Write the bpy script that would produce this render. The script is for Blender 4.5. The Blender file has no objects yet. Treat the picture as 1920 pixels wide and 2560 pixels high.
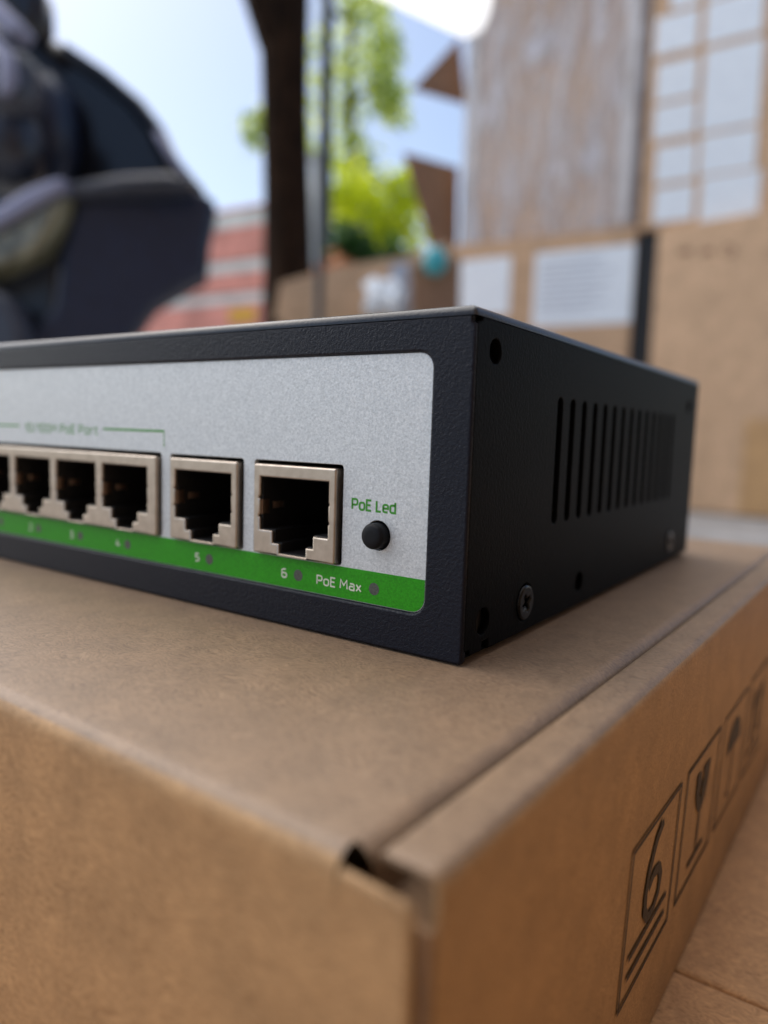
import bpy, bmesh, math, random
from mathutils import Vector, Matrix, noise
from mathutils.geometry import tessellate_polygon
random.seed(7)
scene = bpy.context.scene
COL = scene.collection
MM = 0.001
rad = math.radians

# ------------------------------------------------------------------ camera
CAM = Vector((0.04182250, -0.07828181, 0.02860587))
ROT = Matrix(((0.82009582, -0.08748923, 0.56549844),
              (0.57137251, 0.07123764, -0.81759321),
              (0.03124583, 0.99361503, 0.10841063)))
FPX = 1830.78                                    # focal length in pixels of the 1920 x 2560 photograph
cd = bpy.data.cameras.new('camera')
cd.sensor_fit = 'VERTICAL'; cd.sensor_height = 9.8; cd.sensor_width = 7.35
cd.lens = 9.8 * FPX / 2560
cd.clip_start = 0.005; cd.clip_end = 2000
cd.dof.use_dof = True; cd.dof.focus_distance = 0.0965; cd.dof.aperture_fstop = cd.lens / 2.4
cam = bpy.data.objects.new('camera', cd); COL.objects.link(cam)
cam.matrix_world = Matrix.Translation(CAM) @ ROT.to_4x4()
scene.camera = cam

# ------------------------------------------------------------------ sky, sun, exposure
SUN_AZ, SUN_EL = rad(-84), rad(54)               # azimuth measured from +Y towards +X
wd = bpy.data.worlds.new('World'); scene.world = wd; wd.use_nodes = True
wn = wd.node_tree
sky = wn.nodes.new('ShaderNodeTexSky'); sky.sky_type = 'NISHITA'; sky.sun_disc = False
sky.sun_elevation = SUN_EL; sky.sun_rotation = SUN_AZ
sky.air_density = 1.0; sky.dust_density = 2.2; sky.ozone_density = 1.0
wn.nodes['Background'].inputs['Strength'].default_value = 0.086
wn.links.new(sky.outputs[0], wn.nodes['Background'].inputs['Color'])
sl = bpy.data.lights.new('sun', 'SUN'); sl.energy = 1.5; sl.angle = rad(100); sl.color = (1, 0.95, 0.86)
sun = bpy.data.objects.new('sun', sl); COL.objects.link(sun)
sdir = Vector((math.sin(SUN_AZ) * math.cos(SUN_EL), math.cos(SUN_AZ) * math.cos(SUN_EL), math.sin(SUN_EL)))
sun.rotation_euler = sdir.to_track_quat('Z', 'Y').to_euler(); sun.location = (0, 0, 5)
vs = scene.view_settings
vs.view_transform = 'Standard'; vs.look = 'None'; vs.gamma = 1; vs.use_curve_mapping = False
vs.exposure = 1.12
scene.cycles.use_denoising = True
scene.cycles.max_bounces = 8
scene.cycles.transparent_max_bounces = 12
scene.cycles.sample_clamp_indirect = 6

# ------------------------------------------------------------------ materials
def nt(name):
    m = bpy.data.materials.new(name); m.use_nodes = True
    return m, m.node_tree, m.node_tree.nodes['Principled BSDF']
def setp(p, **k):
    names = dict(color='Base Color', rough='Roughness', metal='Metallic', spec='Specular IOR Level', coat='Coat Weight',
                 coatr='Coat Roughness', sheen='Sheen Weight', trans='Transmission Weight', alpha='Alpha', ior='IOR')
    for a, v in k.items():
        p.inputs[names[a]].default_value = (*v, 1) if isinstance(v, tuple) else v
def N(t, typ, **k):
    n = t.nodes.new('ShaderNode' + typ)
    for a, v in k.items():
        if a.startswith('i_'): n.inputs[a[2:].replace('_', ' ')].default_value = v
        else: setattr(n, a, v)
    return n
def coords(t, scale=(1, 1, 1), rot=(0, 0, 0)):
    tc = N(t, 'TexCoord'); mp = N(t, 'Mapping')
    mp.inputs['Scale'].default_value = scale; mp.inputs['Rotation'].default_value = rot
    t.links.new(tc.outputs['Object'], mp.inputs['Vector']); return mp.outputs[0]
def noise_tex(t, vec, scale, detail=3, rough=0.55, dist=0.0):
    n = N(t, 'TexNoise'); n.inputs['Scale'].default_value = scale; n.inputs['Detail'].default_value = detail
    n.inputs['Roughness'].default_value = rough; n.inputs['Distortion'].default_value = dist
    t.links.new(vec, n.inputs['Vector']); return n.outputs['Fac']
def ramp(t, fac, stops):
    r = N(t, 'ValToRGB'); e = r.color_ramp.elements
    while len(e) < len(stops): e.new(0.5)
    for el, (p, c) in zip(e, stops):
        el.position = p; el.color = (*c, 1) if isinstance(c, tuple) else (c, c, c, 1)
    t.links.new(fac, r.inputs[0]); return r.outputs[0]
def mixc(t, a, b, fac, mode='MIX'):
    m = N(t, 'MixRGB', blend_type=mode)
    for s, v in ((0, fac), (1, a), (2, b)):
        if isinstance(v, (int, float)): m.inputs[s].default_value = v
        elif isinstance(v, tuple): m.inputs[s].default_value = (*v, 1)
        else: t.links.new(v, m.inputs[s])
    return m.outputs[0]
def bump(t, p, h, strength, dist, prev=None):
    b = N(t, 'Bump'); b.inputs['Strength'].default_value = strength; b.inputs['Distance'].default_value = dist
    t.links.new(h, b.inputs['Height'])
    if prev: t.links.new(prev, b.inputs['Normal'])
    t.links.new(b.outputs[0], p.inputs['Normal']); return b.outputs[0]
M = {}
def simple(key, color, rough=0.5, metal=0.0, spec=0.5, nscale=None, nvar=0.25, bscale=None, bstr=0.3, bdist=0.0005, **k):
    m, t, p = nt(key); setp(p, color=color, rough=rough, metal=metal, spec=spec, **k)
    if nscale:
        f = noise_tex(t, coords(t), nscale, 4)
        c = ramp(t, f, [(0.3, tuple(v * (1 - nvar) for v in color)), (0.7, tuple(min(1, v * (1 + nvar)) for v in color))])
        t.links.new(c, p.inputs['Base Color'])
    if bscale: bump(t, p, noise_tex(t, coords(t), bscale, 3), bstr, bdist)
    M[key] = m; return m

def kraft(key, base, sc=1.0, rough=0.62, fleck=0.5, spec=0.45, sheen=0.0, fibre=0.75):
    """brown paper: pulp mottle, fine crossed fibres, sparse dark flecks"""
    m, t, p = nt(key); setp(p, rough=rough, spec=spec, sheen=sheen)
    p.inputs['Sheen Roughness'].default_value = 0.35
    tc = N(t, 'TexCoord'); warp = N(t, 'TexNoise'); warp.inputs['Scale'].default_value = 130 * sc; warp.inputs['Detail'].default_value = 2
    t.links.new(tc.outputs['Object'], warp.inputs['Vector'])
    sub = N(t, 'VectorMath', operation='MULTIPLY_ADD'); t.links.new(warp.outputs['Color'], sub.inputs[0])
    sub.inputs[1].default_value = (0.0075 / sc,) * 3; t.links.new(tc.outputs['Object'], sub.inputs[2])
    def fib(rot, s):
        mp = N(t, 'Mapping'); mp.inputs['Rotation'].default_value = rot; mp.inputs['Scale'].default_value = s
        t.links.new(sub.outputs[0], mp.inputs['Vector']); return noise_tex(t, mp.outputs[0], 1.0, 3, 0.6)
    k = sc
    f1 = fib((0.3, 0.2, 0.35), (800 * k, 4200 * k, 4200 * k)); f2 = fib((0.2, -0.3, 1.5), (750 * k, 3900 * k, 3900 * k))
    f3 = fib((0.1, 0.8, -0.4), (500 * k, 5200 * k, 5200 * k))
    mot = noise_tex(t, tc.outputs['Object'], 160 * sc, 4, 0.6)
    big = noise_tex(t, tc.outputs['Object'], 14 * sc, 2, 0.5)
    c = ramp(t, mot, [(0.3, tuple(v * 0.86 for v in base)), (0.7, tuple(v * 1.13 for v in base))])
    c = mixc(t, c, ramp(t, f1, [(0.3, (0.66, 0.60, 0.55)), (0.5, 1.0), (0.72, (1.24, 1.25, 1.27))]), fibre, 'MULTIPLY')
    c = mixc(t, c, ramp(t, f2, [(0.3, (0.70, 0.64, 0.58)), (0.5, 1.0), (0.72, (1.22, 1.23, 1.25))]), fibre, 'MULTIPLY')
    c = mixc(t, c, ramp(t, f3, [(0.24, (0.25, 0.17, 0.11)), (0.33, 1.0)]), fleck, 'MULTIPLY')
    c = mixc(t, c, ramp(t, big, [(0.3, 0.93), (0.7, 1.06)]), 1.0, 'MULTIPLY')
    t.links.new(c, p.inputs['Base Color'])
    h = mixc(t, f1, f2, 0.5)
    b = bump(t, p, h, 0.35, 0.00012 / sc)
    bump(t, p, mot, 0.2, 0.0004 / sc, b)
    M[key] = m; return m

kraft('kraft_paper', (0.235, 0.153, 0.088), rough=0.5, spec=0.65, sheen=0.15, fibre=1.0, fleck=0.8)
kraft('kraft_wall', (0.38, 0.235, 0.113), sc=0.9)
kraft('kraft_lower', (0.58, 0.33, 0.15), sc=0.8, fleck=0.7)
kraft('kraft_far', (0.62, 0.41, 0.25), sc=0.12, fleck=0.15)
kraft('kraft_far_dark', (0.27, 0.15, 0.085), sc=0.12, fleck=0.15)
kraft('kraft_raw', (0.30, 0.19, 0.11), sc=1.5, fleck=0.8, rough=0.85)

def powder(key, col, rough, s1, bs, spec=0.5):
    m, t, p = nt(key); setp(p, color=col, rough=rough, spec=spec)
    v = coords(t)
    a = noise_tex(t, v, s1, 2, 0.5, 0.6); b = noise_tex(t, v, s1 * 2.6, 2, 0.5)
    h = mixc(t, a, b, 0.35)
    bump(t, p, h, bs, 0.00022)
    r = noise_tex(t, v, s1 * 3, 2); rr = N(t, 'MapRange'); rr.inputs[3].default_value = rough - 0.07; rr.inputs[4].default_value = rough + 0.07
    t.links.new(r, rr.inputs[0]); t.links.new(rr.outputs[0], p.inputs['Roughness'])
    M[key] = m
powder('powder_front', (0.004, 0.006, 0.015), 0.42, 2100, 0.7, 0.26)
powder('powder_cover', (0.002, 0.002, 0.0024), 0.48, 1900, 0.35, 0.045)

powder('powder_top', (0.010, 0.012, 0.018), 0.30, 1900, 0.3, 0.8)
m, t, p = nt('silver_print'); setp(p, rough=0.42, metal=0.35, spec=0.5)
v = coords(t)
g = noise_tex(t, v, 3400, 3, 0.7)
t.links.new(ramp(t, g, [(0.3, (0.50, 0.54, 0.57)), (0.5, (0.645, 0.69, 0.725)), (0.7, (0.80, 0.84, 0.87))]), p.inputs['Base Color'])
bump(t, p, noise_tex(t, v, 3000, 3, 0.65), 0.38, 0.00012); M['silver_print'] = m
m, t, p = nt('green_print'); setp(p, rough=0.45, spec=0.3)
v = coords(t)
t.links.new(ramp(t, noise_tex(t, v, 3800, 3, 0.7), [(0.25, (0.016, 0.22, 0.003)), (0.75, (0.034, 0.41, 0.007))]), p.inputs['Base Color'])
bump(t, p, noise_tex(t, v, 2600, 3, 0.65), 0.30, 0.00012); M['green_print'] = m
simple('green_ink', (0.045, 0.30, 0.02), 0.5)
simple('white_ink', (0.72, 0.78, 0.66), 0.5)
simple('led_grey', (0.075, 0.085, 0.075), 0.4, nscale=3500, nvar=0.35, bscale=3000, bdist=0.0001)
m, t, p = nt('nickel'); setp(p, metal=1.0, rough=0.33)
v = coords(t, (1, 1, 1))
t.links.new(ramp(t, noise_tex(t, v, 600, 4, 0.6), [(0.3, (0.46, 0.39, 0.32)), (0.7, (0.58, 0.50, 0.42))]), p.inputs['Base Color'])
r = N(t, 'MapRange'); r.inputs[3].default_value = 0.26; r.inputs[4].default_value = 0.44
t.links.new(noise_tex(t, v, 1800, 3), r.inputs[0]); t.links.new(r.outputs[0], p.inputs['Roughness'])
bump(t, p, noise_tex(t, coords(t, (300, 300, 3000)), 1.0, 3), 0.08, 0.00008); M['nickel'] = m
simple('copper_tab', (0.62, 0.42, 0.30), 0.4, metal=1.0)
simple('black_plastic', (0.008, 0.008, 0.009), 0.45)
simple('button_rubber', (0.005, 0.006, 0.009), 0.5, spec=0.22, bscale=2600, bstr=0.2, bdist=0.0001)
simple('screw_black', (0.005, 0.005, 0.006), 0.22, spec=0.3)
simple('tin_inside', (0.03, 0.03, 0.033), 0.6)
simple('print_ink', (0.026, 0.016, 0.011), 0.7, nscale=900, nvar=0.4)

simple('concrete', (0.34, 0.33, 0.32), 0.85, nscale=9, nvar=0.3, bscale=60, bdist=0.004)
simple('tape_tan', (0.52, 0.31, 0.14), 0.4, nscale=20, nvar=0.1)
simple('plaster', (0.19, 0.125, 0.075), 0.9, nscale=6, nvar=0.15, bscale=80, bdist=0.003)
simple('paper_white', (0.84, 0.90, 0.97), 0.6, nscale=30, nvar=0.05)
simple('paper_print', (0.50, 0.54, 0.62), 0.6, nscale=80, nvar=0.2)
simple('navy_paint', (0.011, 0.016, 0.030), 0.38, coat=0.25, coatr=0.15, nscale=30, nvar=0.2)
simple('charcoal_plastic', (0.012, 0.021, 0.05), 0.40, nscale=60, nvar=0.2, bscale=900, bdist=0.0004)
simple('black_gloss', (0.006, 0.007, 0.011), 0.2, coat=0.2, nscale=30, nvar=0.2)
simple('grey_plastic', (0.045, 0.05, 0.068), 0.35, nscale=40, nvar=0.2)
simple('silver_trim', (0.30, 0.31, 0.42), 0.5, metal=0.5, nscale=40, nvar=0.1)
m, t, p = nt('lens_amber'); setp(p, color=(0.42, 0.40, 0.24), rough=0.12, coat=1.0, coatr=0.05)
t.links.new(ramp(t, noise_tex(t, coords(t, (8, 60, 20)), 1.0, 2), [(0.35, (0.09, 0.085, 0.045)), (0.65, (0.27, 0.26, 0.17))]), p.inputs['Base Color']); M['lens_amber'] = m
simple('tyre_rubber', (0.02, 0.02, 0.021), 0.8, bscale=200, bdist=0.002)
simple('rim_alloy', (0.35, 0.36, 0.38), 0.35, metal=1.0)
m, t, p = nt('bark'); setp(p, rough=0.95, spec=0.08)
t.links.new(ramp(t, noise_tex(t, coords(t, (40, 40, 7)), 1.0, 5, 0.65), [(0.35, (0.006, 0.004, 0.003)), (0.65, (0.042, 0.022, 0.012))]), p.inputs['Base Color'])
bump(t, p, noise_tex(t, coords(t, (60, 60, 10)), 1.0, 4, 0.7), 0.9, 0.02); M['bark'] = m
simple('galvanised', (0.40, 0.42, 0.43), 0.5, metal=0.3, nscale=6, nvar=0.25)
simple('dark_steel', (0.06, 0.065, 0.07), 0.5, metal=0.4, nscale=20, nvar=0.25)
simple('course_red', (0.70, 0.29, 0.23), 0.8, nscale=5, nvar=0.25, bscale=60, bdist=0.004)
simple('course_grey', (0.70, 0.72, 0.68), 0.85, nscale=5, nvar=0.2, bscale=60, bdist=0.004)
simple('course_yellow', (0.75, 0.42, 0.03), 0.7, nscale=5, nvar=0.1)
simple('teal_plastic', (0.06, 0.42, 0.48), 0.3, nscale=30, nvar=0.1)
simple('peach_petal', (0.75, 0.35, 0.17), 0.6, nscale=30, nvar=0.2)

def leafmat(key, ca, cb, tr):
    m = bpy.data.materials.new(key); m.use_nodes = True; t = m.node_tree
    p = t.nodes['Principled BSDF']; setp(p, rough=0.45)
    oi = N(t, 'NewGeometry')
    c = ramp(t, oi.outputs['Random Per Island'], [(0.0, ca), (1.0, cb)])
    t.links.new(c, p.inputs['Base Color'])
    tl = N(t, 'BsdfTranslucent'); t.links.new(mixc(t, c, tr, 1.0, 'MULTIPLY'), tl.inputs['Color'])
    mx = N(t, 'MixShader'); mx.inputs[0].default_value = 0.55
    t.links.new(p.outputs[0], mx.inputs[1]); t.links.new(tl.outputs[0], mx.inputs[2])
    t.links.new(mx.outputs[0], t.nodes['Material Output'].inputs['Surface']); M[key] = m
leafmat('leaf', (0.15, 0.22, 0.04), (0.58, 0.62, 0.24), (2.1, 2.1, 1.9))
leafmat('leaf_yellow', (0.28, 0.36, 0.014), (0.58, 0.60, 0.04), (1.9, 1.9, 1.4))
leafmat('leaf_dark', (0.02, 0.06, 0.02), (0.05, 0.11, 0.03), (1.6, 1.8, 1.4))
def cloth_white(key, col, fac):
    m = bpy.data.materials.new(key); m.use_nodes = True; t = m.node_tree
    p = t.nodes['Principled BSDF']; setp(p, rough=0.7)
    t.links.new(ramp(t, noise_tex(t, coords(t), 3, 3), [(0.3, tuple(v * 0.95 for v in col)), (0.7, col)]), p.inputs['Base Color'])
    tl = N(t, 'BsdfTranslucent'); tl.inputs['Color'].default_value = (*col, 1)
    mx = N(t, 'MixShader'); mx.inputs[0].default_value = fac
    t.links.new(p.outputs[0], mx.inputs[1]); t.links.new(tl.outputs[0], mx.inputs[2])
    t.links.new(mx.outputs[0], t.nodes['Material Output'].inputs['Surface']); M[key] = m
cloth_white('awning_sheet', (0.97, 0.97, 0.97), 0.97)
# clear stretch wrap: mostly transparent, wrinkled glossy streaks
m = bpy.data.materials.new('stretch_wrap'); m.use_nodes = True; t = m.node_tree
p = t.nodes['Principled BSDF']; setp(p, color=(0.75, 0.76, 0.82), rough=0.22)
wv = coords(t, (16, 16, 4.5)); w1 = noise_tex(t, wv, 1.0, 5, 0.65, 1.5)
bump(t, p, w1, 0.9, 0.03)
tr = N(t, 'BsdfTransparent'); mx = N(t, 'MixShader')
a = ramp(t, noise_tex(t, coords(t, (8, 8, 1.9)), 1.0, 5, 0.68, 1.6), [(0.36, 0.18), (0.52, 0.42), (0.66, 0.90)])
t.links.new(a, mx.inputs[0]); t.links.new(tr.outputs[0], mx.inputs[1]); t.links.new(p.outputs[0], mx.inputs[2])
t.links.new(mx.outputs[0], t.nodes['Material Output'].inputs['Surface']); M['stretch_wrap'] = m

m, t, p = nt('wrap_fold'); setp(p, rough=0.3)
t.links.new(ramp(t, noise_tex(t, coords(t, (30, 30, 5)), 1.0, 4, 0.7, 0.8), [(0.35, (0.42, 0.38, 0.36)), (0.65, (0.80, 0.79, 0.80))]), p.inputs['Base Color'])
bump(t, p, noise_tex(t, coords(t, (40, 40, 7)), 1.0, 4, 0.7), 0.8, 0.02); M['wrap_fold'] = m

# ------------------------------------------------------------------ object helpers
def tag(o, label=None, cat=None, group=None, kind=None):
    for k, v in (('label', label), ('category', cat), ('group', group), ('kind', kind)):
        if v: o[k] = v
    return o
def thing(name, label, cat, loc=(0, 0, 0), rz=0.0, group=None):
    o = bpy.data.objects.new(name, None); COL.objects.link(o); o.empty_display_size = 0.02
    o.location = loc; o.rotation_euler = (0, 0, rz); return tag(o, label, cat, group)
def wloc(o):
    v = Vector(o.location)
    while o.parent: o = o.parent; v += Vector(o.location)
    return v
def obj(name, verts, faces, mat, parent=None, local=False, origin=None, smooth=40, fix=True):
    """one mesh object; vertices in metres, world coordinates unless local"""
    vs_ = [Vector(v) for v in verts]
    if not local:
        off = wloc(parent) if parent else Vector(origin or (0, 0, 0))
        vs_ = [v - off for v in vs_]
    me = bpy.data.meshes.new(name); me.from_pydata(vs_, [], faces); me.validate()
    if fix:
        bm = bmesh.new(); bm.from_mesh(me); bmesh.ops.recalc_face_normals(bm, faces=bm.faces); bm.to_mesh(me); bm.free()
    if smooth:
        me.shade_smooth(); me.set_sharp_from_angle(angle=rad(smooth))
        for pl in me.polygons:
            if len(pl.vertices) == 3: pl.use_smooth = False
    me.materials.append(M[mat]); o = bpy.data.objects.new(name, me); COL.objects.link(o)
    if parent: o.parent = parent
    elif origin: o.location = origin
    return o
class Mesh:
    def __init__(s): s.v = []; s.f = []
    def add(s, vf, T=None, k=1.0):
        v, f = vf; n = len(s.v)
        for q in v:
            q = Vector(q) * k
            s.v.append(T(*q) if T else q)
        s.f += [tuple(i + n for i in g) for g in f]; return s
def area2(l): return sum(l[i][0] * l[(i + 1) % len(l)][1] - l[(i + 1) % len(l)][0] * l[i][1] for i in range(len(l)))
def offset(l, d):
    out = []; n = len(l)
    for i in range(n):
        a, b, c = (Vector(l[(i - 1) % n]), Vector(l[i]), Vector(l[(i + 1) % n]))
        e1 = (b - a).normalized(); e2 = (c - b).normalized()
        n1 = Vector((-e1.y, e1.x)); n2 = Vector((-e2.y, e2.x)); k = 1 + n1.dot(n2)
        q = b + (n1 + n2) * (d / max(k, 0.25)); out.append((q.x, q.y))
    return out
def plate(loops, w0, w1, bev=0.0, seg=3, back=True):
    """flat plate from 2-D loops (first outer, the rest holes), rounded along its w1 edges"""
    ls = []
    for i, l in enumerate(loops):
        l = [tuple(map(float, q)) for q in l]
        if (area2(l) > 0) != (i == 0): l = l[::-1]
        ls.append(l)
    v, f = [], []
    rings = [(0.0, w0), (0.0, w1)] if bev <= 0 else [(0.0, w0)] + [(bev * (1 - math.cos(s / seg * math.pi / 2)), w1 - bev + bev * math.sin(s / seg * math.pi / 2)) for s in range(seg + 1)]
    capl, backl = [], []
    for l in ls:
        n = len(l); st = []
        for ins, w in rings:
            st.append(len(v)); q = offset(l, ins) if ins else l
            v += [(x, y, w) for x, y in q]
        for a, b in zip(st[:-1], st[1:]):
            for i in range(n):
                j = (i + 1) % n; f.append((a + i, a + j, b + j, b + i))
        capl.append(st[-1]); backl.append(st[0])
    def cap(starts, flip):
        poly = [[Vector((v[s + i][0], v[s + i][1], 0)) for i in range(len(l))] for s, l in zip(starts, ls)]
        idx = [s + i for s, l in zip(starts, ls) for i in range(len(l))]
        for tri in tessellate_polygon(poly):
            g = tuple(idx[k] for k in tri); f.append(g[::-1] if flip else g)
    cap(capl, False)
    if back: cap(backl, True)
    return v, f
def rrect(x0, y0, x1, y1, r=0.0, n=5):
    if r <= 0: return [(x0, y0), (x1, y0), (x1, y1), (x0, y1)]
    o = []
    for cx, cy, a in ((x1 - r, y0 + r, -90), (x1 - r, y1 - r, 0), (x0 + r, y1 - r, 90), (x0 + r, y0 + r, 180)):
        for i in range(n + 1):
            t_ = rad(a + 90 * i / n); o.append((cx + r * math.cos(t_), cy + r * math.sin(t_)))
    return o
def circ(cx, cy, r, n=28): return [(cx + r * math.cos(2 * math.pi * i / n), cy + r * math.sin(2 * math.pi * i / n)) for i in range(n)]
def FRONT(u, v, w): return Vector((u, -w, v))
def RIGHT(u, v, w): return Vector((w, u, v))
def LEFT(u, v, w): return Vector((-200 - w, -u, v))
def TOP(u, v, w): return Vector((u, v, w))
def BACK(u, v, w): return Vector((-u, 119 + w, v))
def lathe(prof, n=28):
    """profile (r, w) around the w axis"""
    v, f = [], []
    for r, w in prof: v += [(r * math.cos(2 * math.pi * i / n), r * math.sin(2 * math.pi * i / n), w) for i in range(n)]
    for k in range(len(prof) - 1):
        for i in range(n):
            j = (i + 1) % n; f.append((k * n + i, k * n + j, (k + 1) * n + j, (k + 1) * n + i))
    f.append(tuple(range(n))[::-1]); f.append(tuple((len(prof) - 1) * n + i for i in range(n)))
    return v, f
def tube(pts, radii, n=12, wob=0.0, seed=0.0):
    pts = [Vector(p_) for p_ in pts]; v, f = [], []
    if isinstance(radii, (int, float)): radii = [radii] * len(pts)
    up = Vector((0.3, 0.2, 0.93)).normalized()
    for k, p_ in enumerate(pts):
        d = (pts[min(k + 1, len(pts) - 1)] - pts[max(k - 1, 0)]).normalized()
        a = d.cross(up if abs(d.dot(up)) < 0.95 else Vector((1, 0, 0))).normalized(); b = d.cross(a)
        for i in range(n):
            th = 2 * math.pi * i / n; r = radii[k]
            if wob: r *= 1 + wob * noise.noise(Vector((math.cos(th) * 1.3 + seed, math.sin(th) * 1.3, k * 0.45 + seed)))
            v.append(p_ + (a * math.cos(th) + b * math.sin(th)) * r)
    for k in range(len(pts) - 1):
        for i in range(n):
            j = (i + 1) % n; f.append((k * n + i, k * n + j, (k + 1) * n + j, (k + 1) * n + i))
    f.append(tuple(range(n))[::-1]); f.append(tuple((len(pts) - 1) * n + i for i in range(n)))
    return v, f
def mmobj(name, vf, T, mat, parent, **k):
    ms = Mesh().add(vf, T); return obj(name, [q * MM for q in ms.v], ms.f, mat, parent, **k)

# --- stroke lettering: open or closed polylines with a constant width, mitred
def arcp(cx, cy, r, a0, a1, n=5): return [(cx + r * math.cos(rad(a0 + (a1 - a0) * i / n)), cy + r * math.sin(rad(a0 + (a1 - a0) * i / n))) for i in range(n + 1)]
def ribbon(pts, wd_, closed=False):
    q = []
    for p_ in pts:
        if not q or (Vector(p_) - Vector(q[-1])).length > 1e-4: q.append(p_)
    if closed and (Vector(q[0]) - Vector(q[-1])).length < 1e-4: q.pop()
    n = len(q); v, f = [], []
    for i in range(n):
        b = Vector(q[i]); a = Vector(q[(i - 1) % n]) if closed or i > 0 else None; c = Vector(q[(i + 1) % n]) if closed or i < n - 1 else None
        e1 = (b - a).normalized() if a is not None else (c - b).normalized(); e2 = (c - b).normalized() if c is not None else e1
        n1 = Vector((-e1.y, e1.x)); n2 = Vector((-e2.y, e2.x)); mv = (n1 + n2) * (wd_ / 2 / max(1 + n1.dot(n2), 0.4))
        v += [(b.x + mv.x, b.y + mv.y), (b.x - mv.x, b.y - mv.y)]
    for i in range(n if closed else n - 1):
        j = (i + 1) % n; f.append((2 * i, 2 * i + 1, 2 * j + 1, 2 * j))
    return v, f
def rr(x0, y0, x1, y1, r): return rrect(x0, y0, x1, y1, r, 4)
G = {
 'P': (0.56, [([(0, 0), (0, 1), *arcp(.36, .8, .2, 90, 0), *arcp(.36, .64, .2, 0, -90), (0, .44)], 0)]),
 'o': (0.52, [(rr(0, 0, .52, .71, .2), 1)]),
 'E': (0.48, [([(.48, 1), (0, 1), (0, 0), (.48, 0)], 0), ([(0, .52), (.42, .52)], 0)]),
 'L': (0.46, [([(0, 1), (0, 0), (.46, 0)], 0)]),
 'e': (0.50, [([(0, .36), (.5, .36), *arcp(.32, .53, .18, 0, 90), *arcp(.19, .52, .19, 90, 180), *arcp(.19, .19, .19, 180, 270), (.47, 0)], 0)]),
 'd': (0.50, [([(.5, 1), (.5, 0), *arcp(.19, .19, .19, 270, 180), *arcp(.19, .52, .19, 180, 90), (.5, .71)], 0)]),
 'M': (0.76, [([(0, 0), (.05, 1), (.38, .38), (.71, 1), (.76, 0)], 0)]),
 'a': (0.50, [([(.06, .71), *arcp(.32, .53, .18, 90, 0), (.5, 0), *arcp(.16, .16, .16, 270, 180), *arcp(.16, .25, .16, 180, 90), (.5, .41)], 0)]),
 'x': (0.48, [([(0, .71), (.48, 0)], 0), ([(.48, .71), (0, 0)], 0)]),
 '1': (0.26, [([(0, .82), (.24, 1), (.24, 0)], 0)]),
 '0': (0.54, [(rr(0, 0, .54, 1, .22), 1)]),
 '/': (0.40, [([(0, -.12), (.4, 1.06)], 0)]),
 'r': (0.32, [([(0, 0), (0, .71)], 0), ([(0, .5), (.16, .71), (.32, .71)], 0)]),
 't': (0.36, [([(.11, .95), *arcp(.26, .15, .15, 180, 270), (.36, 0)], 0), ([(0, .71), (.36, .71)], 0)]),
 '2': (0.50, [([(.02, .93), (.06, 1), *arcp(.3, .8, .2, 90, -20), (0, 0), (.52, 0)], 0)]),
 '3': (0.50, [([(.02, 1), *arcp(.3, .8, .2, 90, -70), *arcp(.3, .24, .24, 70, -90), (0, 0)], 0), ([(.12, .54), (.36, .54)], 0)]),
 '4': (0.54, [([(.3, 1), (0, .3), (.54, .3)], 0), ([(.42, .55), (.42, 0)], 0)]),
 '5': (0.50, [([(.47, 1), (.06, 1), (.03, .56), *arcp(.27, .32, .26, 75, -90), (0, 0)], 0)]),
 '6': (0.52, [([(.44, 1), (.26, 1), *arcp(.2, .78, .2, 110, 180), *arcp(.2, .2, .2, 180, 270), *arcp(.32, .2, .2, 270, 360), *arcp(.32, .36, .2, 0, 90), (.02, .56)], 0)]),
}
def text_width(s, gap=0.24, space=0.34): return sum((space if c == ' ' else G[c][0] + gap) for c in s) - gap
def lettering(name, s, x0, x1, z0, h, mat, parent, w, T=FRONT, weight=0.16, lift=0.004):
    sx = (x1 - x0) / (text_width(s) * h); ms = Mesh(); x = x0; k = 0
    for c in s:
        if c == ' ': x += 0.34 * h * sx; continue
        gw, st = G[c]
        for pts, cl in st:
            v2, f2 = ribbon([(px * h * sx, py * h) for px, py in pts], weight * h, bool(cl)); k += 1
            ms.add(([(x + a, z0 + b, w + lift * (k % 3)) for a, b in v2], f2), T)
        x += (gw + 0.24) * h * sx
    return obj(name, [q * MM for q in ms.v], ms.f, mat, parent, smooth=0, fix=False)

# ------------------------------------------------------------------ picture helpers: where a sight line meets a plane or a depth
def ray(u, v): return ROT @ Vector(((u - 960) / FPX, -(v - 1280) / FPX, -1.0))
def at(u, v, t_): return CAM + ray(u, v) * t_
def on_plane(u, v, P, n):
    d = ray(u, v); return CAM + d * ((Vector(P) - CAM).dot(Vector(n)) / d.dot(Vector(n)))
GZ = -0.206                                       # the concrete ground lies 206 mm under the carton's lid

# ------------------------------------------------------------------ ground
gv = []; gf = []
S = [-400, -60, -12, -6, -3, -1, 0, 1, 3, 6, 12, 60, 400]
for y in S:
    for x in S: gv.append((x, y, GZ + 0.004 * noise.noise(Vector((x, y, 0))) - 0.004))
n_ = len(S)
for i in range(n_ - 1):
    for j in range(n_ - 1): gf.append((i * n_ + j, i * n_ + j + 1, (i + 1) * n_ + j + 1, (i + 1) * n_ + j))
tag(obj('ground', gv, gf, 'concrete', smooth=0, fix=False), 'plain grey concrete ground under the boxes and the tree', None, None, 'structure')

# added wall, unseen on the right: it keeps the sky off everything facing right
ms = Mesh().add(plate([rrect(-3.0, GZ - 0.01, 0.7, 2.9)], 0.45, 0.63, 0.005), RIGHT)
tag(obj('added_shade_wall', ms.v, ms.f, 'plaster', smooth=0), 'plain tan plaster wall added out of view on the right to hold off sky light', None, None, 'structure')


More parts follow.
